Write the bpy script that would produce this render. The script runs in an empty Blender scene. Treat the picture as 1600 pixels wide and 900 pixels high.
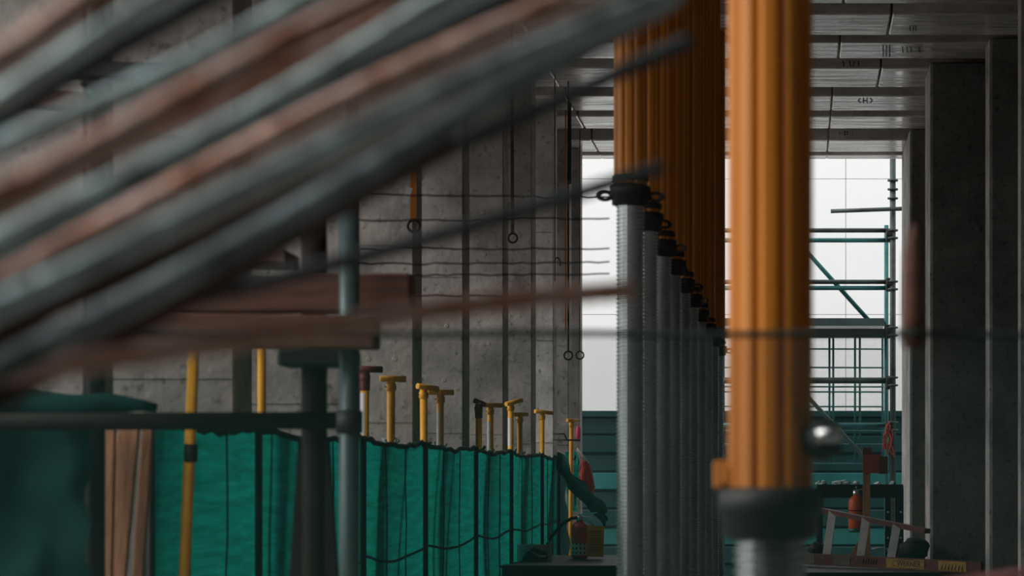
import bpy, bmesh, math, random
from mathutils import Vector, Matrix, noise
random.seed(7)
PI = math.pi
S = bpy.context.scene
C = S.collection
# ------------------------------------------------------------------ camera, sky, exposure
F = 3600.0            # focal length in pixels of the 1600x900 frame
VX, VY, EYE = 1245.0, 770.0, 0.9
cam_d = bpy.data.cameras.new('camera'); cam = bpy.data.objects.new('camera', cam_d); C.objects.link(cam)
cam.location = (0, 0, EYE); cam.rotation_euler = (PI/2, 0, 0)
cam_d.sensor_width = 36; cam_d.lens = F/1600*36
cam_d.shift_x = -(VX-800)/1600; cam_d.shift_y = (VY-450)/1600
cam_d.clip_start = 0.05; cam_d.clip_end = 500
cam_d.dof.use_dof = True; cam_d.dof.focus_distance = 17.0; cam_d.dof.aperture_fstop = 6.0
S.camera = cam
world = bpy.data.worlds.new('overcast'); S.world = world; world.use_nodes = True
wn = world.node_tree.nodes; wl = world.node_tree.links
bg = wn['Background']; bg.inputs[0].default_value = (0.96, 1.0, 1.0, 1); bg.inputs[1].default_value = 1.0
sun_d = bpy.data.lights.new('sun', 'SUN'); sun = bpy.data.objects.new('sun', sun_d); C.objects.link(sun)
sun_d.energy = 1.5; sun_d.angle = math.radians(50); sun_d.color = (1.0, 0.96, 0.92)
sun.rotation_euler = Vector((1.0, 0.32, -0.75)).to_track_quat('-Z', 'Y').to_euler()
S.view_settings.view_transform = 'Standard'; S.view_settings.look = 'None'
S.view_settings.exposure = 0.5; S.view_settings.gamma = 1.0; S.view_settings.use_curve_mapping = False

def P(px, py, d):
    return Vector(((px-VX)*d/F, d, EYE+(VY-py)*d/F))
def PX(px, d): return (px-VX)*d/F
def PZ(py, d): return EYE+(VY-py)*d/F

# ------------------------------------------------------------------ materials
def mat(name, col, rough=0.7, metal=0.0, var=0.25, scale=6.0, col2=None, bump=0.0, stretch=(1,1,1), spec=0.4, trans=0.0, bscale=None):
    m = bpy.data.materials.new(name); m.use_nodes = True
    n = m.node_tree.nodes; l = m.node_tree.links; b = n['Principled BSDF']
    b.inputs['Roughness'].default_value = rough; b.inputs['Metallic'].default_value = metal
    b.inputs['Specular IOR Level'].default_value = spec
    g = n.new('ShaderNodeNewGeometry'); mp = n.new('ShaderNodeMapping'); mp.inputs['Scale'].default_value = stretch
    l.new(g.outputs['Position'], mp.inputs[0])
    t = n.new('ShaderNodeTexNoise'); t.inputs['Scale'].default_value = scale; t.inputs['Detail'].default_value = 6; t.inputs['Roughness'].default_value = 0.65
    l.new(mp.outputs[0], t.inputs['Vector'])
    r = n.new('ShaderNodeValToRGB'); r.color_ramp.elements[0].position = 0.32; r.color_ramp.elements[1].position = 0.68
    c2 = col2 or tuple(min(1, c*(1+var)) for c in col); c1 = col if col2 else tuple(c*(1-var) for c in col)
    r.color_ramp.elements[0].color = (*c1, 1); r.color_ramp.elements[1].color = (*c2, 1)
    l.new(t.outputs[0], r.inputs[0]); l.new(r.outputs[0], b.inputs['Base Color'])
    if bump:
        t2 = n.new('ShaderNodeTexNoise'); t2.inputs['Scale'].default_value = bscale or scale*4; t2.inputs['Detail'].default_value = 5
        l.new(mp.outputs[0], t2.inputs['Vector'])
        bp = n.new('ShaderNodeBump'); bp.inputs['Strength'].default_value = bump; bp.inputs['Distance'].default_value = 0.02
        l.new(t2.outputs[0], bp.inputs['Height']); l.new(bp.outputs[0], b.inputs['Normal'])
    if trans:
        tr = n.new('ShaderNodeBsdfTranslucent'); l.new(r.outputs[0], tr.inputs[0])
        mx = n.new('ShaderNodeMixShader'); mx.inputs[0].default_value = trans
        l.new(b.outputs[0], mx.inputs[1]); l.new(tr.outputs[0], mx.inputs[2])
        l.new(mx.outputs[0], n['Material Output'].inputs['Surface'])
    return m

def concrete(name, col, stretch=(1,1,1), rough=0.85):
    m = mat(name, col, rough, var=0.42, scale=2.6, bump=0.25, stretch=stretch, bscale=30)
    n = m.node_tree.nodes; l = m.node_tree.links; b = n['Principled BSDF']
    src = b.inputs['Base Color'].links[0].from_socket
    g = n.new('ShaderNodeNewGeometry')
    sp = n.new('ShaderNodeTexNoise'); sp.inputs['Scale'].default_value = 26; sp.inputs['Detail'].default_value = 3
    l.new(g.outputs['Position'], sp.inputs['Vector'])
    rr = n.new('ShaderNodeValToRGB'); rr.color_ramp.elements[0].position = 0.28; rr.color_ramp.elements[0].color = (.45,.42,.4,1)
    rr.color_ramp.elements[1].position = 0.42; rr.color_ramp.elements[1].color = (1,1,1,1); l.new(sp.outputs[0], rr.inputs[0])
    mx = n.new('ShaderNodeMix'); mx.data_type = 'RGBA'; mx.blend_type = 'MULTIPLY'; mx.inputs[0].default_value = 0.8
    l.new(src, mx.inputs[6]); l.new(rr.outputs[0], mx.inputs[7]); l.new(mx.outputs[2], b.inputs['Base Color'])
    return m

M = {}
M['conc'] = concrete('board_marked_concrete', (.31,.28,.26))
M['conc_pale'] = concrete('stained_and_lit_concrete', (.55,.52,.5))
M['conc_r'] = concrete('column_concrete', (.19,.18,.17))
M['floor'] = concrete('floor_concrete', (.27,.255,.24))
M['ceil'] = mat('smooth_soffit_concrete', (.66,.60,.57), rough=.22, var=.5, scale=4, stretch=(.5,12,1), bump=.05, spec=1.0)
_m = M['ceil']; _n = _m.node_tree.nodes; _l = _m.node_tree.links
_g = _n.new('ShaderNodeNewGeometry'); _mp = _n.new('ShaderNodeMapping'); _mp.inputs['Scale'].default_value = (.6, 7, 1); _l.new(_g.outputs['Position'], _mp.inputs[0])
_t = _n.new('ShaderNodeTexNoise'); _t.inputs['Scale'].default_value = 3.0; _t.inputs['Detail'].default_value = 5; _l.new(_mp.outputs[0], _t.inputs['Vector'])
_r = _n.new('ShaderNodeMapRange'); _r.inputs[1].default_value = .35; _r.inputs[2].default_value = .68; _r.inputs[3].default_value = .08; _r.inputs[4].default_value = .42
_l.new(_t.outputs[0], _r.inputs[0]); _l.new(_r.outputs[0], _n['Principled BSDF'].inputs['Roughness'])
M['slab'] = concrete('slab_concrete', (.13,.125,.12))
M['facade'] = mat('white_cladding', (.9,.89,.89), rough=.6, var=.012, scale=1)
M['joint'] = mat('grey_joint', (.8,.8,.8), rough=.8, var=.05)
M['hoard'] = mat('teal_hoarding_paint', (.009,.04,.04), rough=.35, var=.3, scale=2)
M['hoard2'] = mat('teal_paint_and_sky_sheen', (.02,.13,.125), rough=.35, var=.25, scale=2)
M['yellow'] = mat('yellow_orange_paint', (.52,.17,.013), rough=.45, var=.22, scale=7, stretch=(1,1,.12), bump=.05)
M['yellow2'] = mat('yellow_pole_paint', (.90,.43,.03), rough=.45, var=.12, scale=9)
M['maroon'] = mat('maroon_paint', (.16,.03,.03), rough=.5, var=.2)
M['galv'] = mat('galvanised_steel', (.52,.54,.54), rough=.3, metal=.92, var=.3, scale=9, stretch=(1,1,.2))
M['dark'] = mat('dark_steel', (.02,.02,.019), rough=.5, metal=.1, var=.4, scale=8)
M['scaf'] = mat('weathered_scaffold_steel', (.06,.075,.075), rough=.5, metal=.5, var=.4, scale=5)
M['scafteal'] = mat('teal_scaffold_tube', (.03,.16,.16), rough=.45, metal=.2, var=.3, scale=5)
M['rust'] = mat('rusty_rebar', (.38,.12,.045), rough=.36, metal=.5, scale=26, col2=(.85,.62,.53), bump=.3)
M['skybar'] = mat('sky_tinted_teal_rebar', (.22,.25,.25), rough=.3, metal=.75, scale=26, col2=(.78,1.0,1.0), bump=.2)  # teal in the base colour stands for sky reflected on the bars
M['darkbar'] = mat('dark_coated_rebar', (.04,.05,.052), rough=.5, metal=.2, scale=12, col2=(.09,.115,.12), bump=.2)
M['brown'] = mat('brown_timber', (.10,.042,.026), rough=.75, var=.35, scale=6, stretch=(.3,3,5), bump=.2)
M['wood'] = mat('raw_plank_wood', (.36,.17,.085), rough=.75, var=.3, scale=5, stretch=(4,4,.5), bump=.2)
M['brownsteel'] = mat('brown_painted_steel', (.02,.015,.012), rough=.7, spec=.15, var=.35, scale=6)
M['pipe'] = mat('grey_teal_painted_pipe', (.075,.115,.115), rough=.3, metal=.2, var=.25, scale=6)
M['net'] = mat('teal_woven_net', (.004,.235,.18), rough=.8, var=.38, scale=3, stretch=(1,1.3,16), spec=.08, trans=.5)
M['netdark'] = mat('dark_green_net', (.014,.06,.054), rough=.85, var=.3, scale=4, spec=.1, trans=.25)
M['thread'] = mat('green_net_thread', (.03,.09,.077), rough=.9, var=.1, spec=.05)
M['rope'] = mat('dark_green_rope', (.02,.035,.03), rough=.9, var=.2)
M['wire'] = mat('black_wire', (.02,.02,.02), rough=.7, var=.2)
M['black'] = mat('black_rubber', (.012,.012,.012), rough=.6, var=.3)
M['white'] = mat('white_plastic', (.75,.76,.75), rough=.6, var=.08)
M['red'] = mat('extinguisher_red', (.66,.07,.055), rough=.35, var=.12)
M['redorange'] = mat('orange_red_paint', (.60,.085,.02), rough=.4, var=.15)
M['redbox'] = mat('red_painted_board', (.30,.035,.022), rough=.6, var=.25, scale=9)
M['redrail'] = mat('red_fibreglass', (.10,.016,.012), rough=.5, var=.25, scale=8)
M['tag'] = mat('orange_paper', (.90,.36,.025), rough=.8, var=.12)
M['alu'] = mat('aluminium', (.6,.6,.6), rough=.35, metal=.35, var=.15, scale=12)
M['greydrum'] = mat('grey_drum_paint', (.60,.63,.62), rough=.5, var=.15)
M['greenlogo'] = mat('dark_green_print', (.01,.07,.06), rough=.6, var=.1)
M['pink'] = mat('pink_plastic', (.70,.06,.20), rough=.6, var=.1)
M['straw'] = mat('red_mesh_bag', (.42,.045,.03), rough=.8, var=.45, scale=30)
M['chrome'] = mat('bright_metal', (.75,.76,.76), rough=.25, metal=.9, var=.05)
M['plywood'] = mat('grimy_plywood', (.12,.085,.07), rough=.8, var=.3, scale=5, stretch=(.4,2,4))
M['cream'] = mat('yellow_label', (.34,.19,.04), rough=.7, var=.1)
M['plastic'] = mat('crumpled_clear_sheet', (.45,.62,.60), rough=.25, var=.3, scale=20)

# ------------------------------------------------------------------ geometry helpers
def box(bm, c, s, rz=0, rot=None):
    m = Matrix.Translation(c) @ (rot.to_4x4() if rot else Matrix.Rotation(rz, 4, 'Z')) @ Matrix.Diagonal((s[0], s[1], s[2], 1))
    return bmesh.ops.create_cube(bm, size=1, matrix=m)['verts']
def frame_of(d):
    d = d.normalized(); up = Vector((0,0,1)) if abs(d.z) < .95 else Vector((0,1,0))
    x = d.cross(up).normalized(); y = x.cross(d).normalized()
    return x, y
def tube(bm, pts, r, seg=12, cap=True, radii=None):
    pts = [Vector(p) for p in pts]; rings = []
    for i, p in enumerate(pts):
        a = pts[max(i-1, 0)]; b = pts[min(i+1, len(pts)-1)]
        x, y = frame_of(b-a); rr = radii[i] if radii else r
        rings.append([bm.verts.new(p+(x*math.cos(2*PI*k/seg)+y*math.sin(2*PI*k/seg))*rr) for k in range(seg)])
    for a, b in zip(rings, rings[1:]):
        for k in range(seg):
            f = bm.faces.new((a[k], a[(k+1)%seg], b[(k+1)%seg], b[k])); f.smooth = True
    if cap:
        bm.faces.new(rings[0][::-1]); bm.faces.new(rings[-1])
def lathe(bm, prof, c=(0,0,0), seg=24, smooth=True):
    rings = [[bm.verts.new((c[0]+r*math.cos(2*PI*k/seg), c[1]+r*math.sin(2*PI*k/seg), c[2]+z)) for k in range(seg)] for r, z in prof]
    for a, b in zip(rings, rings[1:]):
        for k in range(seg):
            f = bm.faces.new((a[k], a[(k+1)%seg], b[(k+1)%seg], b[k])); f.smooth = smooth
    bm.faces.new(rings[0][::-1]); bm.faces.new(rings[-1])
def extrude(bm, outline, z0, z1):
    a = [bm.verts.new((x, y, z0)) for x, y in outline]; b = [bm.verts.new((x, y, z1)) for x, y in outline]
    n = len(a)
    for k in range(n): bm.faces.new((a[k], a[(k+1)%n], b[(k+1)%n], b[k]))
    bm.faces.new(a[::-1]); bm.faces.new(b)
def torus(bm, c, R, r, axis=1, seg=24, s2=8, sx=1.0):
    rings = []
    for i in range(seg):
        a = 2*PI*i/seg; ring = []
        for k in range(s2):
            b = 2*PI*k/s2; rad = R+r*math.cos(b)
            u, v, w = rad*math.cos(a)*sx, rad*math.sin(a), r*math.sin(b)
            p = (u, w, v) if axis == 1 else ((w, u, v) if axis == 0 else (u, v, w))
            ring.append(bm.verts.new(Vector(c)+Vector(p)))
        rings.append(ring)
    for i in range(seg):
        for k in range(s2):
            f = bm.faces.new((rings[i][k], rings[(i+1)%seg][k], rings[(i+1)%seg][(k+1)%s2], rings[i][(k+1)%s2])); f.smooth = True
def bar(bm, p0, p1, w, h):
    """rectangular bar between two points, w sideways, h in the upright direction"""
    p0 = Vector(p0); p1 = Vector(p1); d = p1-p0; x, y = frame_of(d)
    rot = Matrix((x, y, d.normalized())).transposed()
    return box(bm, (p0+p1)/2, (w, h, d.length), rot=rot)
def obj(name, bm, m, parent=None, bevel=0):
    if bevel:
        bmesh.ops.bevel(bm, geom=[e for e in bm.edges], offset=bevel, segments=1, affect='EDGES', clamp_overlap=True)
    bmesh.ops.recalc_face_normals(bm, faces=bm.faces[:])
    me = bpy.data.meshes.new(name); bm.to_mesh(me); bm.free()
    me.materials.append(M[m] if isinstance(m, str) else m)
    o = bpy.data.objects.new(name, me); C.objects.link(o)
    if parent: o.parent = parent; o.matrix_parent_inverse = Matrix.Translation(-parent.location) if False else Matrix()
    return o
def tag(o, label, cat, group=None):
    o['label'] = label; o['category'] = cat
    if group: o['group'] = group
    return o
def thing(name, label, cat, group=None, loc=(0,0,0)):
    o = bpy.data.objects.new(name, None); C.objects.link(o); o.location = loc; o.empty_display_size = .1
    return tag(o, label, cat, group)
def B(): return bmesh.new()
def struct(o): o['kind'] = 'structure'; return o
def mk(name, m, parent, fn, *a, **k):
    bm = B(); fn(bm, *a, **k); return obj(name, bm, m, parent)
def off(parent):            # helper: world point -> parent-local
    L = Vector(parent.location); return lambda p: Vector(p)-L
ORD = ['first','second','third','fourth','fifth','sixth','seventh','eighth','ninth','tenth','eleventh','twelfth']

# ------------------------------------------------------------------ the setting
CEIL = 3.92
bm = B(); box(bm, (0, 8.0, -.1), (9, 26, .2)); struct(obj('floor', bm, 'floor'))
bm = B(); box(bm, (0, 70, -.35), (300, 300, .2)); struct(obj('ground', bm, M['floor']))
bm = B(); box(bm, (-.1, 11.6, CEIL+.45), (6.4, 18.5, .3)); box(bm, (-.1, -2.4, CEIL+.45), (6.4, 4.2, .3)); box(bm, (1.45, 1.0, CEIL+.45), (3.3, 2.8, .3)); ceil = struct(obj('ceiling', bm, 'slab'))  # unseen roof opening added over the near left to light the rebars
# soffit ribs: wide flat ribs with recesses between, each cast in panels
ribs = [(14.55,15.2),(15.46,16.02),(16.4,17.15),(17.55,18.2),(18.5,19.1),(19.75,20.4),(20.62,20.85)]
y = 13.6
while y > 2.3: ribs.insert(0, (y, y+.62)); y -= 1.02
for i, (a, b) in enumerate(ribs):
    br = [-3.25, -1.76, .29 if i%2 else .60, 3.05]
    if a > 17: br[2] = .27
    for x0, x1 in zip(br, br[1:]):
        bm = B(); box(bm, ((x0+x1)/2, (a+b)/2, CEIL+.15), (x1-x0-(.012 if b < 20.5 else 0), b-a, .3))
        obj('soffit_panel', bm, 'ceil', ceil, bevel=.008)
# carpenters' pencil marks left on the soffit
def mark(a, b, w=.007):
    bm = B(); bar(bm, a, b, w, w*.4); obj('pencil_mark', bm, 'black', ceil)
for px, l_, dz in ((1319,-2,9), (1329,-2,9), (1333,2,9), (1342,-1,9)):
    mark(P(px+l_, 95, 16.398), P(px, 95+dz, 16.398))
for px, l_ in ((1313,-2), (1320,0), (1324,0), (1331,2)):
    mark(P(px+l_, 205, 19.748), P(px, 211, 19.748))
mark(P(1318, 206, 19.748), P(1326, 206, 19.748))
def smark(px0, d0, px1, d1): mark((PX(px0, d0), d0, CEIL-.001), (PX(px1, d1), d1, CEIL-.001), .008)
for x_ in (1349, 1355): smark(x_, 17.62, x_, 17.86)
smark(1349, 17.74, 1355, 17.74)
smark(1344, 17.64, 1341, 17.74); smark(1341, 17.74, 1344, 17.84); smark(1360, 17.64, 1363, 17.74); smark(1363, 17.74, 1360, 17.84)
for x_ in (1410, 1417, 1423, 1436): smark(x_, 15.6, x_+1, 15.8)
for x_ in (1380, 1385, 1390): smark(x_, 15.55, x_, 15.95)
for x_ in (1422, 1427, 1431): smark(x_, 14.9, x_, 15.05)
bm = B(); box(bm, (2.75, 8.3, 2.1), (.3, 24.9, 4.2)); struct(obj('wall_right', bm, 'slab'))
bm = B(); box(bm, (-.1, -4.4, 2.1), (6.2, .3, 4.2)); struct(obj('wall_back', bm, 'slab'))
# parapet on open left edge; unseen spandrel, near wall added to block light
bm = B(); box(bm, (-3.1, 8.0, .18), (.12, 25, .36)); box(bm, (-3.1, 12.7, 3.72), (.2, 15.6, .96)); box(bm, (-3.1, -2.2, 2.1), (.2, 4.6, 4.2)); struct(obj('wall_left', bm, 'conc'))

# concrete columns of the open left side: their broad faces look back at the camera
LC = [6.15, 7.78, 9.75, 11.42, 13.12, 14.92, 16.52, 18.0, 19.18, 20.15]
bmt = B(); lathe(bmt, [(.014, 0), (.012, .0015), (.009, .0018)], seg=12); 
tie_me = bpy.data.meshes.new('tie_hole'); bmt.to_mesh(tie_me); bmt.free(); tie_me.materials.append(M['conc'])
lab_left = ['nearest bare concrete column behind the dark handrail, far left', 'bare concrete column behind the thin yellow prop on the far left',
  'bare concrete column behind the grey pipe and the brown post', 'bare concrete column with a yellow strap hung in front of it',
  'broad lit concrete column just left of the paired yellow T-poles', 'concrete column with rows of tie holes, left of the long hanging ring strap',
  'concrete column with the long hanging ring strap in front of its edge', 'narrow bright stained concrete column nearly reaching the soffit',
  'thin concrete column, second from the bright opening on its left', 'last concrete column, its edge bounding the bright opening on the left']
for i, d in enumerate(LC):
    t = thing('concrete_column', lab_left[i], 'column', 'left row of concrete columns', (-2.45, d, 0))
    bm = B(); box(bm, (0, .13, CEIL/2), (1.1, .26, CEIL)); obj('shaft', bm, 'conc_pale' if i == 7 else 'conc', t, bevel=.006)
    # thin raised form joints
    for z in (1.28, 2.1, 2.95):
        bm = B(); box(bm, (0, -.0015, z+random.uniform(-.05,.05)), (1.09, .007, .008)); obj('form_seam', bm, 'conc', t)
    for zz in (1.0, 1.55, 1.85, 2.45, 2.7, 3.3):
        for xx in (.12, .22, .32, .44):
            if random.random() < .62:
                o = bpy.data.objects.new('tie_hole', tie_me); C.objects.link(o); o.parent = t
                o.location = (xx+random.uniform(-.02,.02), 0, zz+random.uniform(-.015,.015)); o.rotation_euler = (PI/2, 0, 0)
# right-hand columns
RC = [(19.1, .945, 1.5, 'farthest dark column at the right edge of the bright opening'), (16.15, .942, .65, 'wide dark column with a pale lit edge behind the ladder'),
      (15.27, 1.285, .36, 'dark column with a thin pale lit edge beside the widest column'), (13.5, 1.32, .2, 'dark column cut by the right edge of the picture')]
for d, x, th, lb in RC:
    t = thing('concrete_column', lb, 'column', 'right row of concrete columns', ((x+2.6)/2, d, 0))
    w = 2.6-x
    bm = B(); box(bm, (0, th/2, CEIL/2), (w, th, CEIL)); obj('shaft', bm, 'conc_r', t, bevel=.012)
    bm = B(); box(bm, (-w/2-.0015, th/2, CEIL/2), (.01, th-.03, CEIL-.02)); obj('lit_side_strip', bm, 'conc_pale', t)  # light on the side face painted in: paler concrete over the darker shaft

# ------------------------------------------------------------------ outside: hoarding and white building
t = thing('site_hoarding', 'dark teal site hoarding of horizontal boards outside the opening', 'fence', None, (0, 24.5, -.25))
z = 0; k = 0
while z < 1.95:
    h = .196
    bm = B(); box(bm, (0, (k%2)*.03, z+h/2), (24, .05, h-.02)); obj('board', bm, 'hoard2' if k in (3, 6) else 'hoard', t, bevel=.008)  # the lighter boards carry the sky's reflection in their colour
    z += h; k += 1
bm = B(); box(bm, (0, .05, 1.0), (24, .03, 2.0)); obj('backing', bm, 'hoard', t); bm = B()
obj_top = B(); box(obj_top, (0, 0, z+.03), (24, .12, .06)); obj('top_rail', obj_top, 'hoard', t); bm.free()
for x in range(-10, 11, 2):
    bm = B(); box(bm, (x+.4, .12, .95), (.1, .1, 1.9)); obj('post', bm, 'scaf', t)
t = thing('white_building', 'overexposed white panelled building beyond the hoarding', 'building', None, (0, 27.5, -.25))
bm = B(); box(bm, (0, .585, 6), (30, 1, 12)); obj('wall', bm, 'joint', t)
for i in range(-8, 8):
    for j in range(7):
        bm = B(); box(bm, (.6+i*1.83+.9, .06, .85+j*1.62), (1.824, .07, 1.614)); obj('panel', bm, 'facade', t)

# ------------------------------------------------------------------ outdoor scaffold
D = 22.6
sc = thing('scaffold_tower', 'tube scaffold with double guardrails standing in the bright opening', 'scaffold', None, (PX(1395,D), D, -.25))
o_ = off(sc)
def sp(px, py, dd=0): return o_(P(px, py, D+dd))
gz = -.25
def g(px, dd=0): q = P(px, 770, D+dd); return o_((q.x, q.y, gz))
mk('standard', 'scaf', sc, tube, [g(1395), sp(1395, 90)], .029)
mk('standard', 'scafteal', sc, tube, [g(1385, .2), sp(1385, 352, .2)], .022)
mk('standard', 'scaf', sc, tube, [g(1128, .2), sp(1128, 90, .2)], .029)
mk('ledger', 'scaf', sc, tube, [sp(1298, 330, -.06), sp(1414, 326, -.06)], .020)
for py, m_ in ((360,'scaf'), (375.5,'scafteal'), (440.5,'scaf'), (450,'scafteal'), (594.5,'scaf'), (664,'scafteal')):
    r = .022 if py != 594.5 else .03
    mk('ledger', m_, sc, tube, [sp(1100, py, .06), sp(1388, py, .06)], r)
mk('brace', 'scafteal', sc, tube, [sp(1215, 343, .14), sp(1357, 500, .14)], .022)
mk('brace', 'pipe', sc, tube, [sp(1215, 570, .14), sp(1352, 716, .14)], .022)
bm = B(); bar(bm, sp(1090, 506, .25), sp(1380, 506, .25), .5, .075); obj('deck_board', bm, 'pipe', sc)
bm = B(); bar(bm, sp(1090, 521, .1), sp(1392, 521, .1), .12, .085); obj('deck_beam', bm, 'scaf', sc)
for px in (1296, 1302, 1336, 1343.5, 1379):
    mk('panel_upright', 'scafteal', sc, tube, [sp(px, 528, .3), sp(px, 722, .3)], .011)
for py in (545, 574, 604, 612, 635, 673, 694, 724):
    mk('panel_wire', 'scafteal', sc, tube, [sp(1100, py, .28), sp(1381, py+.5, .28)], .008)
for py in (282, 296, 310, 360, 372, 440, 452, 512, 524, 590, 602, 660, 672):
    bm = B(); lathe(bm, [(.03,-.012),(.052,-.008),(.052,.008),(.03,.012)], sp(1395, py)); obj('rosette', bm, 'scaf', sc)
for py in (368, 445, 518, 598, 668):
    bm = B(); box(bm, sp(1388, py, .06), (.05, .1, .13)); box(bm, sp(1390, py-3, -.02), (.07, .03, .05)); obj('coupler', bm, 'dark', sc, bevel=.008)

# red ribbons tied on the scaffold
bm = B()
for k in range(9):
    a = P(1386+random.uniform(-3,8), 662+random.uniform(-3,14), D-.05); pts = [a]
    for s in range(5): pts.append(pts[-1]+Vector((random.uniform(-.03,.025), random.uniform(-.015,.015), -.05)))
    tube(bm, pts, .008, 6)
tag(obj('marker_ribbon', bm, 'redbox'), 'tangled red ribbon tied around the scaffold standard', 'ribbon')

# ------------------------------------------------------------------ shoring props
def flute(R, n=10, depth=.12, seg=80):
    out = []
    for k in range(seg):
        a = 2*PI*k/seg; c = math.cos(n*a)
        out.append((R*(1-depth*max(0, c)**2.2)*math.cos(a), R*(1-depth*max(0, c)**2.2)*math.sin(a)))
    return out
def prop_meshes(root, zc, top, handles=True):
    bm = B(); extrude(bm, flute(.052), zc+.02, top-.012); obj('fluted_profile', bm, 'yellow', root)
    prof = []; z = .012
    while z < zc-.02:
        prof += [(.040, z), (.0445, z+.004), (.0445, z+.006), (.040, z+.010)]; z += .0125
    bm = B(); lathe(bm, prof, seg=18, smooth=False); obj('threaded_tube', bm, 'galv', root)
    bm = B(); lathe(bm, [(.046,-.035),(.058,-.03),(.058,-.005),(.064,-.002),(.064,.026),(.054,.03)], (0,0,zc)); col = obj('collar', bm, 'dark', root)
    for s, yy in ((-1, -.01), (1, .01)) if handles else ():
        bm = B(); torus(bm, (s*.078, yy, zc-.004), .012, .005, axis=1, sx=1.7)
        obj('handle', bm, 'dark', col)
    if handles: bm = B(); lathe(bm, [(.05,.0),(.058,.003),(.058,.02),(.05,.023)], (0,0,zc+.04)); obj('lock_ring', bm, 'dark', root)
    bm = B(); box(bm, (0,0,.006), (.16,.16,.012)); obj('base_plate', bm, 'galv', root)
    bm = B(); box(bm, (0,0,top-.006), (.16,.16,.012)); obj('head_plate', bm, 'yellow', root)
def copy_tree(o, parent=None):
    c = o.copy(); C.objects.link(c); c.parent = parent
    for ch in list(o.children): copy_tree(ch, c)
    return c
row = [7.2, 7.9, 8.75, 9.5, 10.35, 11.15, 12.1, 13.1, 14.1, 15.05]
proto = None
names = ['nearest shoring prop of the central row, collar beside the white opening'] + ['%s shoring prop of the central row, counted from the nearest' % ORD[i] for i in range(1, 9)] + ['farthest shoring prop at the end of the central row']
for i, d in enumerate(row):
    if i == 0:
        proto = thing('shoring_prop', names[0], 'prop', 'yellow and galvanised props in the central row'); prop_meshes(proto, 1.83, CEIL); o = proto
        rt = proto
    else:
        rt = copy_tree(proto)
        rt['label'] = names[i]
    rt.location = (-.52, d, 0); rt.rotation_euler = (0, 0, [0, .5, -.35, .8, .3, -.6, .9, .2, .6, -.2][i])
big = thing('shoring_prop', 'big blurred orange shoring prop standing closest in the middle foreground', 'prop', None, (PX(1204,2.8), 2.8, 0))
prop_meshes(big, PZ(800, 2.8), CEIL, False)
bm = B(); box(bm, (-.060, -.005, PZ(742,2.8)), (.018,.02,.036)); box(bm, (-.048,-.005,PZ(742,2.8)), (.022,.03,.026)); obj('lock_tab', bm, 'yellow', big, bevel=.004)
bm = B(); tube(bm, [(.045,-.02,PZ(688,2.8)), (.062,-.03,PZ(688,2.8)), (.085,-.03,PZ(684,2.8))], .017, 12, radii=[.017,.026,.020]); obj('lock_knob', bm, 'dark', big)
bm = B(); tube(bm, [(.055,-.057,PZ(683,2.8)), (.085,-.052,PZ(680,2.8))], .010, 10); obj('bolt', bm, 'chrome', big)

# ------------------------------------------------------------------ green netted guard fence along the left columns
FX = -1.76
fn = thing('netted_guardrail', 'teal debris netting stretched along the guardrail before the left columns', 'fence', None, (FX, 11, 0))
posts = [6.2, 7.45, 9.25, 10.8, 12.5, 14.05, 15.75, 16.85]
def ftop(d): return .9+.219+(d-9.26)*.0062
for i, d in enumerate(posts):
    mk('post', 'black', fn, tube, [(.02, d-11, 0), (.02, d-11, ftop(d)+.01)], .0125, 10)
for a, b in zip(posts, posts[1:]):
    nx, nz = 26, 20; bm = B(); g_ = []
    for i in range(nx+1):
        u = i/nx; d = a+(b-a)*u; colv = []
        for j in range(nz+1):
            v = j/nz; z = .07+(ftop(d)-.07-.02*math.sin(PI*u))*v
            w = .035*noise.noise(Vector((d*2.6, z*1.2, 0)))*(1-.5*v)-.03*math.sin(PI*u)*math.sin(PI*v)+.008*noise.noise(Vector((d*9, z*1.1, 4)))
            colv.append(bm.verts.new((w, d-11, z)))
        g_.append(colv)
    for i in range(nx):
        for j in range(nz):
            f = bm.faces.new((g_[i][j], g_[i+1][j], g_[i+1][j+1], g_[i][j+1])); f.smooth = True
    obj('net_sheet', bm, 'net', fn)
    pts = []
    for i in range(15):
        u = i/14; d = a+(b-a)*u; pts.append((.005+random.uniform(-.006,.006), d-11, ftop(d)-.02*math.sin(PI*u)+random.uniform(-.006,.010)))
    mk('top_rope', 'rope', fn, tube, pts, .011, 8)
    pts = [(.012, a+(b-a)*i/8-11, .64+.010*(a-9)-.035*math.sin(PI*i/8)+random.uniform(-.006,.006)) for i in range(9)]
    mk('middle_rope', 'rope', fn, tube, pts, .006, 8)
    for q in (.36, .68):
        d = a+(b-a)*q
        mk('seam_cord', 'rope', fn, tube, [(.012, d-11+random.uniform(-.03,.03), .1+(ftop(d)-.12)*k/6) for k in range(7)], .003, 6)

# loose dark net flap at the fence end, hanging down to the right
def sheet(bm, quad, nx, ny, amp, fr, seed=0):
    gg = []
    for i in range(nx+1):
        r_ = []
        for j in range(ny+1):
            u, v = i/nx, j/ny
            p = quad[0]*(1-u)*(1-v)+quad[1]*u*(1-v)+quad[2]*u*v+quad[3]*(1-u)*v
            p = p+Vector((noise.noise(Vector((u*fr, v*fr, seed)))*amp, noise.noise(Vector((u*fr, v*fr, seed+7)))*amp*1.5, noise.noise(Vector((u*fr, v*fr, seed+3)))*amp*.6))
            r_.append(bm.verts.new(p))
        gg.append(r_)
    for i in range(nx):
        for j in range(ny):
            f = bm.faces.new((gg[i][j], gg[i+1][j], gg[i+1][j+1], gg[i][j+1])); f.smooth = True
bm = B(); sheet(bm, [P(872,706,16.7), P(950,800,15.4), P(946,828,15.4), P(866,730,16.9)], 22, 10, .05, 4)
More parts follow.
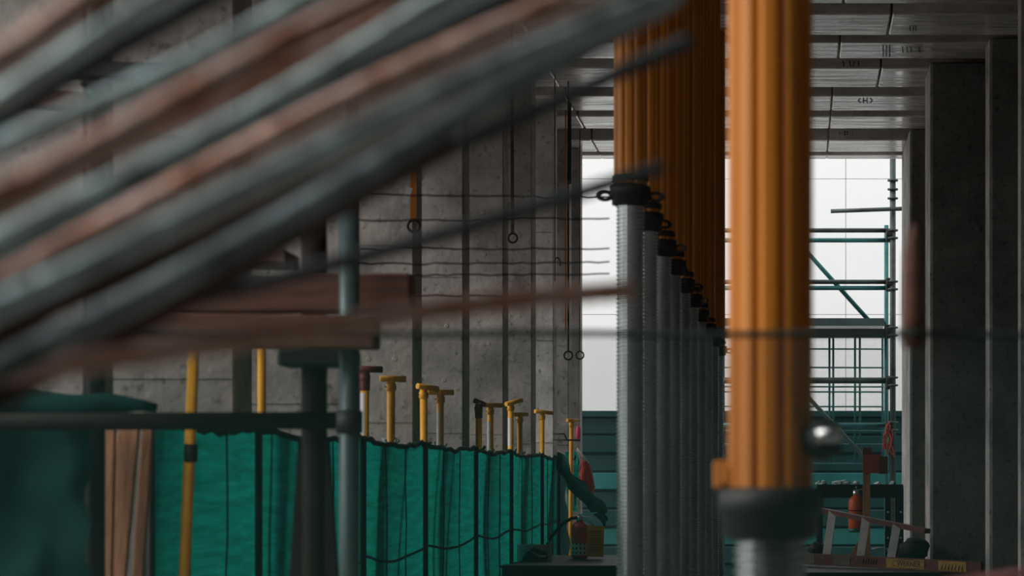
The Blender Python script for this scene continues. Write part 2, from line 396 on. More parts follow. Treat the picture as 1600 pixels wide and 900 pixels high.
tag(obj('net_flap', bm, 'netdark'), 'dark loose net flap pulled diagonally from the fence end', 'net')
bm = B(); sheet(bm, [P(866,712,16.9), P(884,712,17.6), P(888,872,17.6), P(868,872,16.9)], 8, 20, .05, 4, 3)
tag(obj('net_end', bm, 'netdark'), 'dark end of the netting turned around the last fence post', 'net')
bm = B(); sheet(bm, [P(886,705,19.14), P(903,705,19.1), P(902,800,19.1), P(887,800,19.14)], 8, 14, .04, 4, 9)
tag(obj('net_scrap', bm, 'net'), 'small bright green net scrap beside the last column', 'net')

# ------------------------------------------------------------------ yellow T-headed poles behind the fence
TP = [(570,577,577,'maroon',(560,596),True,'yellow pole with a maroon head and dark bar beside the grey pipe'),
      (611,592,592,None,(595,633),False,'yellow T-headed pole, tallest of those right of the maroon-headed one'),
      (662,604,607,None,(655,681),False,'yellow T-headed pole half hidden by a column edge, bar turned away'),
      (688,613,613,None,(670,708),True,'yellow T-headed pole with a level bar, right of the half hidden one'),
      (748,626,632,'maroon',(742,757),False,'yellow pole with a short maroon T-head'),
      (766,633,633,None,(754,782),True,'yellow T-headed pole with a long white label'),
      (798,632,625,None,(792,814),True,'yellow T-headed pole with a tilted bar beside the shortest pole'),
      (812,648,647,None,(804,822),False,'shortest yellow T-headed pole of the fence row'),
      (847,643,645,None,(837,862),False,'yellow T-headed pole standing alone near the fence end'),
      (893,657,657,None,(887,902),False,'last thin yellow T-headed pole beside the bright opening')]
for px, y0, y1, hd, (xa, xb), lab, lb in TP:
    X = -1.83; d = X*F/(px-VX)
    t = thing('t_head_pole', lb, 'pole', 'yellow T-headed poles behind the green fence', (X, d, 0))
    zt = PZ((y0+y1)/2, d)
    lean = random.uniform(-.01, .01)
    mk('pole', 'yellow2', t, tube, [(-lean, 0, 0), (0, 0, zt)], .0185, 14)
    L = (xb-xa)*d/F
    cx = ((xa+xb)/2-px)*d/F
    dy = .05 if hd is None and (xb-xa) < 30 else .02
    dz = (y0-y1)/2*d/F
    bm = B(); tube(bm, [(cx-L/2, -dy, zt-dz), (cx+L/2, dy, zt+dz)], .0145, 14)
    obj('cross_bar', bm, 'maroon' if hd else 'yellow2', t)
    bm = B(); lathe(bm, [(.019,0),(.0235,.004),(.0235,.03),(.019,.036)], (0,0,zt-.055)); 
    obj('socket', bm, 'maroon' if hd else 'yellow2', t)
    if hd:
        bm = B(); lathe(bm, [(.021,0),(.022,.004),(.022,.07),(.016,.09)], (0,0,zt-.09)); obj('head_sleeve', bm, 'maroon', t)
    bm = B(); tube(bm, [(-.024,-.01,zt-.035),(.024,-.01,zt-.035)], .005, 8); obj('pin', bm, 'dark', t)
    if lab:
        bm = B(); n_ = 6
        for k in range(n_):
            a0 = PI+.5+k*.2; a1 = a0+.2
            vs = [bm.verts.new((.0193*math.cos(a)-.0, .0193*math.sin(a), z)) for a, z in ((a0, zt-.28), (a1, zt-.28), (a1, zt-.10), (a0, zt-.10))]
            bm.faces.new(vs)
        obj('label_strip', bm, 'white', t)
    bm = B()
    for k in range(5):
        a = random.uniform(0, 6.28); tube(bm, [(.02*math.cos(a), .02*math.sin(a)-.01, ftop(d)-.01), (.04*math.cos(a), .03*math.sin(a)-.02, ftop(d)+.02+random.uniform(-.01,.01))], .006, 6)
    obj('tie_rag', bm, 'plastic' if px in (611,688,766,812) else 'rope', t)

# ------------------------------------------------------------------ straps and hooks hanging along the columns
def soffit(d): return CEIL+.01 if any(a <= d <= b for a, b in ribs) else CEIL+.305
def strap(px, ytop, ybot, d, m, w, label, ring=None, name='lifting_strap', lean=0):
    t = thing(name, label, 'strap', 'straps hanging along the columns', tuple(P(px, ytop, d)))
    q = off(t)
    bm = B(); a = q(P(px+lean, ytop, d)); a.z = soffit(d)-t.location.z; b = q(P(px, ybot, d)); bar(bm, a, b, w, .006); obj('webbing', bm, m, t)
    if ring:
        bm = B(); torus(bm, q(P(px, ybot+ring, d)), ring*d/F, .0065, axis=1); obj('ring', bm, 'dark', t)
    return t
t = strap(646, 150, 344, 10.6, 'yellow', .026, 'orange strap ending in a dark ring with a white tag', 9); q = off(t)
bm = B(); bar(bm, q(P(640, 293, 10.55)), q(P(633, 318, 10.55)), .028, .003); obj('paper_tag', bm, 'white', t)
strap(801, 90, 365, 14.3, 'brown', .02, 'long brown strap with a ring hanging before the tie-hole column', 7, lean=-2)
strap(888, 150, 549, 16.9, 'wire', .012, 'thin black line with a ring hanging near the last columns', 6.5)
strap(906, 240, 549, 19.2, 'wire', .008, 'thin cord with a small ring against the bright opening edge', 6)
strap(884, 205, 520, 18.4, 'yellow', .012, 'narrow orange strap hanging between the last two columns', None)
t = strap(890, 205, 288, 17.9, 'black', .028, 'short thick black strap under the soffit near the opening', None)
t = thing('hanging_hook', 'small dark hook on a cord before the bright stained column', 'hook', None, tuple(P(867, 140, 16.4))); q = off(t)
mk('cord', 'wire', t, tube, [q((PX(867,16.45),16.45,soffit(16.45))), q(P(867,430,16.4)), q(P(867,440,16.4))], .004, 8)
mk('hook', 'dark', t, tube, [q(P(x_, y_, 16.4)) for x_, y_ in ((867,410),(868,404),(871,402),(874,405),(876,410),(875,415))], .005, 8)

# ------------------------------------------------------------------ horizontal tie wires from the grey pipe to the first prop
wy = [(303,309,'topmost'), (345,341,'second'), (389,389,'third'), (413,410,'fourth'), (431,428,'fifth'), (462,461,'lowest')]
for a, b, lb in wy:
    pts = []
    for k in range(25):
        u = k/24; pts.append(P(545+(952-545)*u, a+(b-a)*u+random.uniform(-1.4,1.4), 6.75+.38*u))
    bm = B(); tube(bm, pts, .0026, 6)
    tag(obj('tie_wire', bm, 'wire'), '%s of the thin dark wires strung across to the props' % lb, 'wire', 'wires strung in front of the columns')

# ------------------------------------------------------------------ shoring tower parts on the left (mid distance, out of focus)
D = 5.2
t = thing('steel_post', 'dark brown steel post carrying the brown timbers, with a bracket', 'post', None, (PX(491,D), D, 0))
mk('shaft', 'brownsteel', t, tube, [(0,0,0), (0,0,PZ(335,D))], .029, 20)
bm = B(); box(bm, (.012*1, .0, PZ(560,D)), (.165, .13, .04)); obj('bracket', bm, 'dark', t, bevel=.006)
bm = B(); extrude(bm, [(-.052,-.03),(.052,-.03),(.052,.03),(-.052,.03)], 0, .012); obj('base_plate', bm, 'brownsteel', t)
for s in (-1, 1):
    bm = B(); bar(bm, (s*.085, 0, 0.0), (s*.018, 0, PZ(690,D)), .03, .03); obj('base_brace', bm, 'brownsteel', t)
t = thing('grey_pipe', 'grey-teal painted scaffold pipe standing just right of the brown post', 'pipe', None, (PX(546,5.05), 5.05, 0))
mk('tube', 'pipe', t, tube, [(0,0,0), (0,0,PZ(225,5.05))], .0225, 20)
bm = B(); lathe(bm, [(.0225,0),(.029,.002),(.029,.05),(.0225,.052)], (0,0,PZ(678,5.05))); obj('coupler', bm, 'dark', t)
t = thing('steel_post', 'dark steel post crossing the handrail at the far left', 'post', None, (PX(150,5.42), 5.42, 0))
mk('shaft', 'dark', t, tube, [(0,0,0), (0,0,CEIL)], .021, 20)
bm = B(); box(bm, (0,-.0,PZ(112,5.35)), (.06,.07,.06)); obj('coupler', bm, 'dark', t, bevel=.008)
bm = B(); box(bm, (0,0,.005), (.15,.15,.01)); obj('base_plate', bm, 'dark', t)
bm = B(); tube(bm, [P(-260,660,5.13), P(528,657,5.13)], .0195, 16)
tag(obj('handrail_tube', bm, 'brownsteel'), 'dark horizontal handrail tube across the lower left', 'rail')
def beam(name, a, b, w, h, m, label, cat='beam'):
    bm = B(); bar(bm, a, b, w, h); return tag(obj(name, bm, m, None, .004), label, cat)
beam('cross_beam', P(70,112,5.28), P(300,112,5.28), .05, .036, 'dark', 'dark cross beam on the far left post, upper of two')
beam('cross_beam', P(-200,156,5.28), P(142,158,5.28), .05, .036, 'brown', 'dark brown cross beam on the far left post, lower of two')
beam('timber_beam', P(180,463,5.16), P(645,458,5.16), .08, .082, 'brown', 'dark brown timber beam on the bracket, upper with a square cut end')
beam('timber_beam', P(150,517,5.0), P(590,520,5.0), .08, .072, 'brown', 'lower brown timber beam resting on the post bracket')
beam('short_plank', P(215,411,5.3), P(458,406,5.3), .14, .030, 'plywood', 'short grimy plank lying on top of the upper timber beam')
# rolled net on the rail, hanging dark sheet, leaning planks
pts = [P(-120+i*26, 632+6*math.sin(i*.9)-(6 if i > 11 else 0)*-.9, 5.21) for i in range(15)]
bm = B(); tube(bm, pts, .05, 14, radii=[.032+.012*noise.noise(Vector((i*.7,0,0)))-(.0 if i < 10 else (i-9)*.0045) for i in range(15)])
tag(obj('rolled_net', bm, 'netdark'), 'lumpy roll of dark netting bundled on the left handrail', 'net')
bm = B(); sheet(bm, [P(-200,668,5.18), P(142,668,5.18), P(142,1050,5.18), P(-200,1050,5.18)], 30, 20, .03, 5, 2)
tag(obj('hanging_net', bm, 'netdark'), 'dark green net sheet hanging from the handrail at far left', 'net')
for (xa, ya, xb, yb, w, d, lb) in ((172,662,166,930,.028,5.6,'narrow raw timber plank leaning at the left beside the hanging net'), (203,655,178,930,.052,5.66,'widest raw timber plank leaning behind the handrail'),
                                (232,655,214,930,.026,5.72,'third raw timber plank leaning behind the handrail, nearest the yellow prop')):
    a = P(xa,ya,d+.08); b = P(xb,yb,d); dr = (b-a); b = a+dr*((a.z-.0)/(a.z-b.z))
    bm = B(); bar(bm, a, b, w, .02); tag(obj('timber_plank', bm, 'wood', None, .002), lb, 'plank', 'planks leaning at the left')
for xa, xb, lb, d in ((304,288,'thin yellow prop with a dark band leaning slightly behind the handrail',6.3), (409,409,'plain thin yellow prop upright behind the handrail',7.72)):
    a = P(xa, 520, d); b = P(xb, 900, d); b = a+(b-a)*(a.z/(a.z-b.z))
    t = thing('thin_prop', lb, 'prop', 'thin yellow props on the left', tuple(b)); q = off(t)
    mk('tube', 'yellow2', t, tube, [q(b), q(a)], .0155 if xa < 400 else .0145, 14)
    if xa < 400:
        m1 = a+(b-a)*((708-520)/380*.86*.9)
        mk('clamp', 'dark', t, tube, [q(P(298.5,694,d)), q(P(298,722,d))], .019, 12)
    bm = B(); box(bm, (0,0,.004), (.09,.09,.008)); obj('base_plate', bm, 'dark', t)
    bm = B(); lathe(bm, [(.012,0),(.022,.003),(.022,.02),(.012,.024)], tuple(q(a)-Vector((0,0,.012)))); obj('head', bm, 'yellow2', t)

# ------------------------------------------------------------------ left platform of dark steel beams with extinguisher, drum, bag
def hbeam(bm, L, w=.15, h=.15, tk=.012):
    box(bm, (0,0,h-tk/2), (L,w,tk)); box(bm, (0,0,tk/2), (L,w,tk)); box(bm, (0,0,h/2), (L,tk,h-2*tk))
zt = .495
bm = B(); 
for k in range(13):
    d = 12.9+k*.165
    bm = B(); hbeam(bm, 1.0); o = obj('steel_beam', bm, 'dark'); o.location = (-1.14+random.uniform(-.02,.02)+(0 if k != 0 else -.02), d, zt-.15)
    tag(o, 'dark steel beam lying on the low platform under the extinguisher and drum', 'beam', 'dark beams under the extinguisher')
for x in (-1.5, -.8):
    bm = B(); box(bm, (x, 13.9, (zt-.15)/2), (.14, 2.3, zt-.15)); tag(obj('bearer', bm, 'brown'), 'brown bearer block under the dark beams, %s' % ('fence side' if x < -1 else 'prop side'), 'timber')
# drum with a wave print
d = 13.7; r = 27*d/F
t = thing('grey_drum', 'grey drum with a dark green wave print on the dark beams', 'drum', None, (PX(835,d), d, zt))
bm = B(); hh = PZ(851,d)-zt
lathe(bm, [(r*.97,0),(r,.004),(r,hh-.006),(r*1.02,hh-.004),(r*1.02,hh),(r*.94,hh),(r*.92,hh-.02)], seg=40); obj('body', bm, 'greydrum', t)
def wrap(bm, poly, rad):     # flat outline (u across, v up) wrapped on the front of a cylinder
    vs = [bm.verts.new((rad*math.sin(u/rad), -rad*math.cos(u/rad), v)) for u, v in poly]
    for i in range(0, len(vs)//2-1):
        bm.faces.new((vs[2*i], vs[2*i+2], vs[2*i+3], vs[2*i+1]))
def strip(f0, f1, u0, u1, n):
    out = []
    for i in range(n+1):
        u = u0+(u1-u0)*i/n; s = i/n; out += [(u, f0(s)), (u, f1(s))]
    return out
bm = B(); wrap(bm, strip(lambda s: .003, lambda s: .02+hh*.62*math.sin(PI*min(1, s*1.9)/2)*(1 if s < .5 else 1-.75*(s-.5)*2*.6), -r*.66, r*.95, 24), r+.0015); obj('wave_print', bm, 'greenlogo', t)
bm = B(); wrap(bm, strip(lambda s: hh*(.68-.42*math.sin(PI*s*.62)), lambda s: hh*(.72-.36*math.sin(PI*s*.62)), -r*.2, r*.85, 20), r+.003); obj('crest_print', bm, 'greydrum', t)

def extinguisher(name, label, px, ybase, ytop, d, m, z0=None, hang=False):
    H = (ybase-ytop)*d/F; r = H*.21
    q = P(px, ybase, d); t = thing(name, label, 'extinguisher', None, (q.x, d, q.z if z0 is None else z0))
    bm = B(); lathe(bm, [(r*.8,0),(r,.012),(r,H*.74),(r*.93,H*.80),(r*.7,H*.86),(r*.38,H*.90),(r*.34,H*.95)], seg=28); obj('cylinder', bm, m, t)
    bm = B(); lathe(bm, [(r*.42,H*.93),(r*.45,H*.95),(r*.45,H*1.02),(r*.3,H*1.05)], seg=16); obj('valve', bm, 'chrome', t)
    return t, r, H
d = 14.2
t, r, H = extinguisher('fire_extinguisher', 'dark red fire extinguisher with a white label on the dark beams', 906, 872, 808, d, 'red', zt)
bm = B(); bar(bm, (-.01,0,H*1.06), (.105,-.01,H*1.12), .022, .008); bar(bm, (-.01,0,H*1.02), (.07,-.01,H*1.00), .018, .007); obj('handle', bm, 'chrome', t)
mk('hose', 'black', t, tube, [(-.01,-.01,H*1.0), (-.05,-.02,H*.98), (-.10,-.03,H*.86), (-.145,-.04,H*.66), (-.185,-.05,H*.45)], .0105, 10)
mk('nozzle', 'chrome', t, tube, [(-.185,-.05,H*.45), (-.205,-.053,H*.36)], .008, 10)
bm = B(); wrap(bm, [(u, v) for i in range(13) for u in [(-r*1.25)+i/12*r*2.5] for v in (.022, H*.38)], r+.0015); lb_ = obj('label', bm, 'white', t)
for i in range(4):
    for j in range(3):
        bm = B(); u0 = -r*.85+i*r*.46; v0 = .03+j*H*.11
        wrap(bm, [(u0, v0), (u0, v0+H*.05), (u0+r*.2, v0), (u0+r*.2, v0+H*.05)], r+.003); obj('pictogram', bm, 'greenlogo', lb_)
t2 = thing('paper_tag', 'orange printed paper tag hung beside the red extinguisher', 'tag', None, tuple(P(930, 822, 14.05))); q = off(t2)
bm = B(); box(bm, q(P(930.5,846,14.05)), (26*14.05/F, .003, 48*14.05/F), rot=Matrix.Rotation(.03, 3, 'Y')); obj('sheet', bm, 'tag', t2)
for k in range(9):
    bm = B(); box(bm, q(P(930+random.uniform(-1,1), 830+k*3.6, 14.045)), ((19-random.uniform(0,4))*14/F, .002, (.0045 if k == 0 else .0022))); obj('print_line', bm, 'brown', t2)
mk('cord', 'wire', t2, tube, [q(P(930,823,14.05)), q(P(912,808,14.15))], .002, 6)
# red mesh bag with white cords
d = 18.6
t = thing('mesh_bag', 'red mesh bag hung by white cords beside the last column', 'bag', None, tuple(P(912, 715, d))); q = off(t)
bm = B(); prof = [(.02,.0),(.035,-.03),(.05,-.09),(.058,-.18),(.055,-.26),(.03,-.31)]
lathe(bm, prof, tuple(q(P(913,718,d))), seg=20)
for v in bm.verts: v.co += Vector((-v.co.z*.10, 0, 0))+.008*noise.noise_vector(v.co*30)
obj('bag', bm, 'straw', t)
for k in range(26):
    a = random.uniform(0, 6.28); z0 = random.uniform(-.27,-.02); p0 = q(P(913,718,d))+Vector((.058*math.cos(a)-z0*.1, .058*math.sin(a), z0))
    if k % 2 == 0: mk('mesh_strand', 'redbox', t, tube, [p0, p0+Vector((random.uniform(-.02,.03),-.006,-.06))], .004, 5)
for dx in (-12, -5, 4, 10):
    mk('white_cord', 'white', t, tube, [q(P(902,700,d)), q(P(905+dx*.3,708,d-.04)), q(P(912+dx*.8,720+abs(dx)*.3,d-.05))], .0035, 6)
bm = B(); lathe(bm, [(.006,-.06),(.02,-.05),(.024,0),(.018,.05),(.006,.06)], (PX(903.5,20.12), 20.13, PZ(676,20.12)), seg=14); tag(obj('pink_float', bm, 'pink'), 'small pink plastic piece at the edge of the last column', 'float')
t = thing('steel_bracket', 'thin black bracket arm between the last columns above the fence', 'bracket', None, tuple(P(864,685,17.985))); q = off(t)
mk('arm', 'wire', t, tube, [q(P(864,687,17.985)), q(P(907,688,17.985))], .007, 8)
mk('brace', 'wire', t, tube, [q(P(864,678,17.985)), q(P(882,678,17.985)), q(P(886,688,17.985))], .007, 8)

# ------------------------------------------------------------------ right side: dark beams, ladder, table, extinguisher, red sign post
zr = .40
for k in range(13):
    dd = 14.55+k*.165
    bm = B(); hbeam(bm, 1.2, .15, .15); o = obj('steel_beam', bm, 'dark'); o.location = (.30+random.uniform(-.02,.02), dd, zr-.15)
    tag(o, 'dark steel beam lying under the red ladder on the right', 'beam', 'dark beams under the ladder')
for x in (-.1, .8):
    bm = B(); box(bm, (x, 15.5, (zr-.15)/2), (.12, 2.2, zr-.15)); tag(obj('bearer', bm, 'brown'), 'brown bearer block under the ladder beams, %s' % ('prop side' if x < 0 else 'column side'), 'timber')
lad = thing('step_ladder', 'red fibreglass ladder with aluminium rungs lying on its side', 'ladder', None, tuple(P(1380,880,15.2))); q = off(lad)
u0, u1 = P(1262,793,16.2), P(1449,830,15.15); l0, l1 = P(1240,872,15.7), P(1535,887,14.45)
bm = B(); bar(bm, q(u0), q(u1), .05, .032); obj('rail', bm, 'redrail', lad)
bm = B(); bar(bm, q(l0), q(l1), .03, .075); rl = obj('rail', bm, 'redrail', lad)
for px, yt, yb, px2 in ((1303,803,868,1294), (1356,812,872,1349), (1404,822,876,1397)):
    s = (px-1262)/(1449-1262); a = u0.lerp(u1, s); s2 = (px2-1240)/(1535-1240); b = l0.lerp(l1, s2)
    bm = B(); bar(bm, q(a), q(b), .052, .03); obj('rung', bm, 'alu', lad)
    bm = B(); bar(bm, q(a+Vector((.022,-.02,0))), q(b+Vector((.022,-.02,0))), .008, .012); obj('rung_lip', bm, 'alu', lad)
dr = (l1-l0).normalized(); nr = Vector((dr.y, -dr.x, 0)).normalized()
def on_rail(s, w, m, name, h=.062):
    c = l0.lerp(l1, s); a = c-dr*w/2+nr*.0165; b = c+dr*w/2+nr*.0165
    bm = B(); bar(bm, q(a), q(b), .003, h); return obj(name, bm, m, lad)
on_rail(.10, .10, 'plywood', 'scuffed_label'); on_rail(.28, .16, 'plywood', 'scuffed_label'); on_rail(.62, .34, 'cream', 'maker_label'); on_rail(.86, .24, 'cream', 'warning_label')
for k in range(7):
    c = l0.lerp(l1, .81+k*.017)+nr*.0185; bm = B(); bar(bm, q(c+Vector((-.008,0,-.025))), q(c+Vector((.008,0,.025))), .003, .007); obj('stripe', bm, 'black', lad)
for k in range(6):
    c = l0.lerp(l1, .40+k*.014)+nr*.0185; bm = B(); bar(bm, q(c+Vector((-.006,0,-.012))), q(c+Vector((.006,0,.024))), .003, .006); obj('stripe', bm, 'black', lad)
# maker lettering on the ladder label
cu = bpy.data.curves.new('maker_text', 'FONT'); cu.body = 'WERNER'; cu.size = .052; cu.extrude = .0008; cu.align_x = 'CENTER'; cu.align_y = 'CENTER'
to = bpy.data.objects.new('maker_text_tmp', cu); C.objects.link(to)
bpy.context.view_layer.update()
me = bpy.data.meshes.new_from_object(to.evaluated_get(bpy.context.evaluated_depsgraph_get())); bpy.data.objects.remove(to)
me.materials.clear(); me.materials.append(M['black'])
to = bpy.data.objects.new('lettering', me); C.objects.link(to); to.parent = lad
to.location = q(l0.lerp(l1, .64)+nr*.0190); xa = dr; ya = Vector((0,0,1)); za = xa.cross(ya).normalized(); ya = za.cross(xa)
to.rotation_euler = Matrix((xa, ya, za)).transposed().to_euler()
bm = B(); tube(bm, [q(l0.lerp(l1, .64)+dr*math.cos(a)*.15+Vector((0,0,math.sin(a)*.029))+nr*.0185) for a in [2*PI*k/28 for k in range(29)]], .0016, 6); obj('oval_line', bm, 'black', lad)

# black steel work table
d = 18.0
x0, x1 = PX(1277,d), PX(1411,d); ztab = PZ(757,d)
tb = thing('work_table', 'black steel frame work table in front of the teal hoarding', 'table', None, ((x0+x1)/2, d, 0)); w = x1-x0
bm = B(); box(bm, (0,.2,ztab-.008), (w,.5,.016)); obj('table_top', bm, 'black', tb)
bm = B(); box(bm, (0,-.03,ztab-.06), (w,.03,.09)); obj('front_apron', bm, 'black', tb)
for xx in (-w/2+.02, w/2-.02, w/2-.12):
    for yy in (-.03, .43):
        if xx == w/2-.12 and yy > 0: continue
        bm = B(); box(bm, (xx, yy, (ztab-.02)/2), (.045,.04,ztab-.02)); lg = obj('leg', bm, 'black', tb)
        if yy < 0 and xx > 0:
            for k in range(5):
                bm = B(); lathe(bm, [(.008,0),(.008,.002)], seg=10); h_ = obj('bolt_hole', bm, 'greydrum', lg); h_.location = (xx, yy-.02, .35+k*.1); h_.rotation_euler = (PI/2,0,0)
bm = B(); bar(bm, (-w/2,.43,.35), (w/2,.43,.35), .03, .03); obj('stretcher', bm, 'black', tb)
for i, (px, ww, hgt) in enumerate(((1284,.09,.03),(1316,.16,.035),(1338,.05,.03),(1372,.06,.022),(1395,.05,.028))):
    bm = B(); bmesh.ops.create_icosphere(bm, subdivisions=3, radius=1)
    for v in bm.verts:
        v.co = Vector((v.co.x*ww/2, v.co.y*.06, max(0, v.co.z)*hgt))*(1+.5*noise.noise(v.co*3+Vector((i*5,0,0))))
    o = obj('crumpled_sheet', bm, 'plastic'); o.location = (PX(px,d), d+.06, ztab)
    tag(o, ['pale crumpled sheet at the left end of the black table', 'widest crumpled sheet on the black table', 'small crumpled scrap above the orange-red cylinder', 'small crumpled scrap right of the red sign post on the table', 'crumpled scrap at the right end of the black table'][i], 'sheet', 'crumpled sheets on the black table')
t, r, H = extinguisher('fire_extinguisher', 'bright orange-red extinguisher hanging at the black table', 1338, 828, 769, 17.85, 'redorange')
bm = B(); lathe(bm, [(r*1.02,0),(r*1.03,.004),(r*1.02,.008)], (0,0,H*.5)); obj('band', bm, 'black', t)
bm = B(); lathe(bm, [(r*.82,-.02),(r*.98,-.015),(r*1.0,.012)], (0,0,0)); obj('green_foot', bm, 'hoard2', t)
mk('hook', 'chrome', t, tube, [(0,0,H*1.02), (0,.0,H*1.12), (0,.12,H*1.14)], .005, 8)
bm = B(); bar(bm, (-.02,0,H*1.05), (.05,-.01,H*1.08), .02, .008); obj('handle', bm, 'chrome', t)
d = 17.2
t = thing('sign_post', 'raw wooden post with a red box sign on top', 'sign', None, (PX(1354,d), d, 0))
bm = B(); box(bm, (0,0,PZ(722,d)/2), (.055,.04,PZ(722,d))); obj('post', bm, 'wood', t)
bm = B(); box(bm, (PX(1362,d)-PX(1354,d), -.03, PZ(725,d)), (.135,.03,.14)); obj('front_board', bm, 'redbox', t)
bm = B(); box(bm, (PX(1380,d)-PX(1354,d), 0, PZ(727,d)), (.065,.12,.13)); obj('side_board', bm, 'redrail', t)
bm = B(); box(bm, (PX(1355,d)-PX(1354,d), 0, PZ(706,d)), (.07,.05,.06)); obj('top_block', bm, 'redrail', t)
# small plywood triangle and dark sacks under the table
t = thing('plywood_wedge', 'orange-brown triangular plywood wedge behind the ladder rungs', 'wedge', None, tuple(P(1330,872,16.45))); 
bm = B(); q = off(t); a, b, c_ = q(P(1322,876,16.45)), q(P(1345,838,16.45)), q(P(1347,876,16.45)); 
a.z = c_.z = zr+.001-t.location.z
vs = [bm.verts.new(p) for p in (a,b,c_)]; vs2 = [bm.verts.new(p+Vector((0,.03,0))) for p in (a,b,c_)]
bm.faces.new(vs); bm.faces.new(vs2[::-1])
for k in range(3): bm.faces.new((vs[k], vs[(k+1)%3], vs2[(k+1)%3], vs2[k]))
obj('board', bm, 'wood', t)
for px, py, rr, lb in ((1276,858,.05,'dark round bundle near the left end of the red ladder'), (1428,858,.085,'large dark sack between the ladder and the columns')):
    bm = B(); bmesh.ops.create_icosphere(bm, subdivisions=3, radius=1)
    dd = 16.05
    for v in bm.verts: v.co = Vector((v.co.x*rr*1.2, v.co.y*rr, v.co.z*rr))*(1+.25*noise.noise(v.co*2+Vector((px,0,0))))
    for f in bm.faces: f.smooth = True
    o = obj('sack', bm, 'black'); o.location = (PX(px,dd), dd, PZ(py,dd)); tag(o, lb, 'sack')
mk_t = thing('wire_handle', 'thin bright curved wire handle in front of the dark sack', 'handle', None, tuple(P(1395,870,15.6))); q = off(mk_t)
mk('wire', 'alu', mk_t, tube, [q(P(x_, y_, 15.9)) for x_, y_ in ((1362,858),(1375,856),(1390,858),(1393,866),(1386,876))], .005, 8)

# ------------------------------------------------------------------ near debris net with its top rope
ND = 2.35
nt = thing('debris_net', 'fine green see-through debris net across the lower foreground', 'net', None, (-.3, ND, 0))
x0, x1, zn = -1.0, .42, PZ(521, ND)
bm = B(); sp_ = .0055; k = 0
z = .03
while z < zn:
    box(bm, ((x0+x1)/2+.3, 0, z), (x1-x0, .0007, .0009)); z += sp_
x = x0
while x < x1:
    box(bm, (x+.3, .0008, zn/2), (.0007, .0007, zn)); x += sp_
m_ = obj('mesh_threads', bm, 'thread', nt); m_['kind'] = 'stuff'
mk('top_rope', 'rope', nt, tube, [(x0+.3+(x1-x0)*i/16, 0, zn+.0015*math.sin(i*1.7)) for i in range(17)], .0032, 10)
for s, xx in ((0, x0), (1, x1)):
    mk('stake', 'dark', nt, tube, [(xx+.3, 0, 0), (xx+.3, 0, zn+.06)], .012, 12)
# rust-brown pointed stake pegged at the net rope on the right
d = 2.335
t = thing('rope_peg', 'blurred rust-brown pointed peg tied to the net rope on the right', 'peg', None, tuple(P(1427,545,d))); q = off(t)
bm = B(); tube(bm, [q(P(1427,y_,d)) for y_ in (545,538,470,400,370,350)], .01, 10, radii=[.006,.0115,.0115,.010,.006,.002]); obj('shaft', bm, 'brown', t)
bm = B(); torus(bm, q(P(1427,521,d)), .015, .003, axis=2); obj('tie', bm, 'rope', t)
bm = B(); tube(bm, [P(1450,918,2.1), P(1700,880,2.0)], .0045, 10)
tag(obj('red_rod', bm, 'redrail'), 'blurred dark red rod at the lower right corner', 'rod')

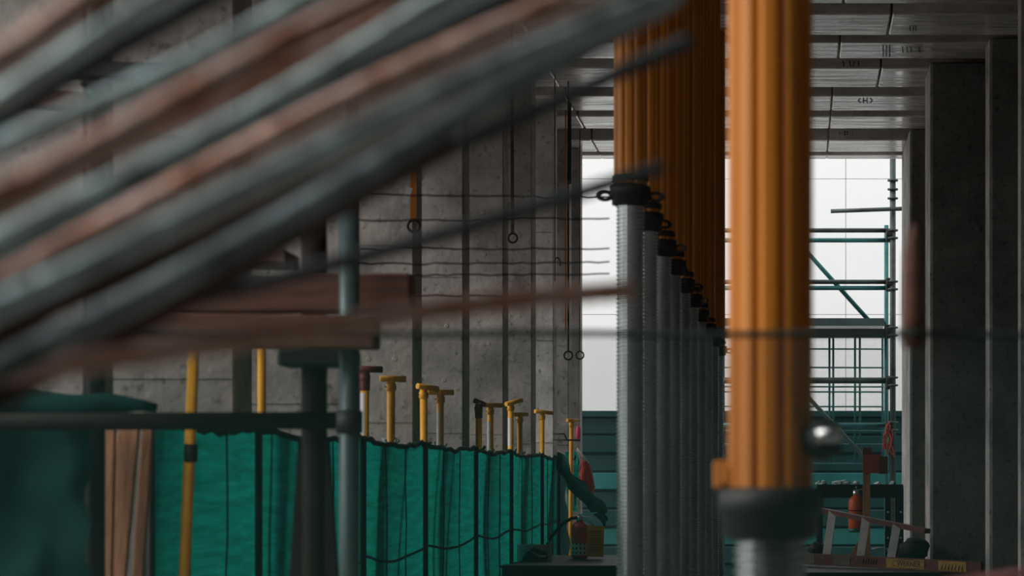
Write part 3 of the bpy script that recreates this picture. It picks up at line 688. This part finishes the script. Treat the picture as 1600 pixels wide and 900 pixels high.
# ------------------------------------------------------------------ foreground rebars rising out of a cast stub on the left
stub = thing('cast_stub', 'low concrete stub left of the camera holding the foreground rebars', 'stub', None, (-.62, 1.06, 0))
bm = B(); box(bm, (0, 0, .555), (.3, .5, 1.11)); obj('block', bm, 'conc', stub, bevel=.01)
bars = [  # x0,y0 -> x1,y1 in the picture, distances, radius, material, label
 (-230,238, 240,-80, 1.0,1.1,0.0074,'rust','uppermost rusty rebar crossing the top left corner'),
 (-230,278, 330,-46, 1.06,1.2,0.0054,'skybar','pale teal rebar just under the uppermost rusty one at top left'),
 (-230,362, 560,-56, 1.12,1.3,0.0058,'skybar','teal-grey rebar leaving the top edge left of the middle'),
 (-230,396, 720,-50, 1.02,1.24,0.0078,'rust','thick pinkish rusty rebar crossing the upper left'),
 (-230,506, 800,-62, 1.08,1.3,0.0070,'skybar','strong teal rebar below the thick pinkish one'),
 (-230,546, 960,-42, 1.2,1.4,0.0074,'rust','brown rusty rebar between the two brightest teal bars'),
 (-230,570, 1060,-12, 1.04,1.4,0.0070,'skybar','brightest pale teal rebar reaching down to the left edge'),
 (-230,690, 1046,10, 1.12,1.45,0.0078,'greybar','thick dark teal rebar with its end at the top middle'),
 (-230,600, 1076,67, 1.26,1.6,.0058,'darkbar','thin dark rebar ending in front of the upper orange props'),
 (-230,608, 1032,265, 1.30,1.7,.0058,'darkbar','thin dark rebar pointing at the first prop collar'),
 (-230,596, 984,459, 1.2,1.6,0.0070,'rust','lowest pinkish rusty rebar, lying almost level'),
 (-230,455, 760,-60, 1.24,1.4,0.0068,'rust','rusty rebar glimpsed between the thick pinkish bar and strong teal bar'),
 (-230,325, 420,-60, 1.27,1.4,.0075,'darkbar','dark rebar under the pale teal bar at top left'),
 (-230,640, 1000,25, 1.27,1.5,.0085,'brownbar','dark brown rebar just below the brightest pale teal bar'),
 (-230,735, 700,235, 1.25,1.45,.0080,'brownbar','dark brown rebar crossing low on the left under the thick dark one'),
 (-230,420, 740,-75, 1.30,1.45,.0080,'brownbar','dark rebar hidden in the gap under the thick pinkish rusty bar'),
 (-230,522, 880,-60, 1.32,1.5,.0085,'darkbar','dark rebar in the gap under the strong teal bar'),
 (-230,598, 1010,-20, 1.36,1.55,.0080,'brownbar','dark brown rebar in the gap above the brightest pale teal bar'),
]
M['greybar'] = mat('slate_coated_rebar', (.09,.115,.12), rough=.36, metal=.6, scale=20, col2=(.36,.43,.44), bump=.2)
M['brownbar'] = mat('brown_rebar', (.05,.032,.026), rough=.6, metal=.2, scale=14, col2=(.14,.09,.075), bump=.2)
for xa, ya, xb, yb, da, db, r, m_, lb in bars:
    a = P(xa, ya, da); b = P(xb, yb, db); v = (a-b).normalized()
    L = (b-a).length
    n = int(L/.010); pts = []; rad = []
    for k in range(n+1):
        u = k/n; p = a.lerp(b, u); p.z += .004*math.sin(u*5+xb); p.y += .003*math.sin(u*7+ya)
        pts.append(p); rad.append(r*(1.0 if k % 2 else .93))
    pts.insert(0, a+v*.12+Vector((-.04,0,-.03))); rad.insert(0, r)
    bm = B(); tube(bm, pts, r, 14, radii=rad)
    tag(obj('rebar', bm, m_), lb, 'rebar', 'foreground rebars')
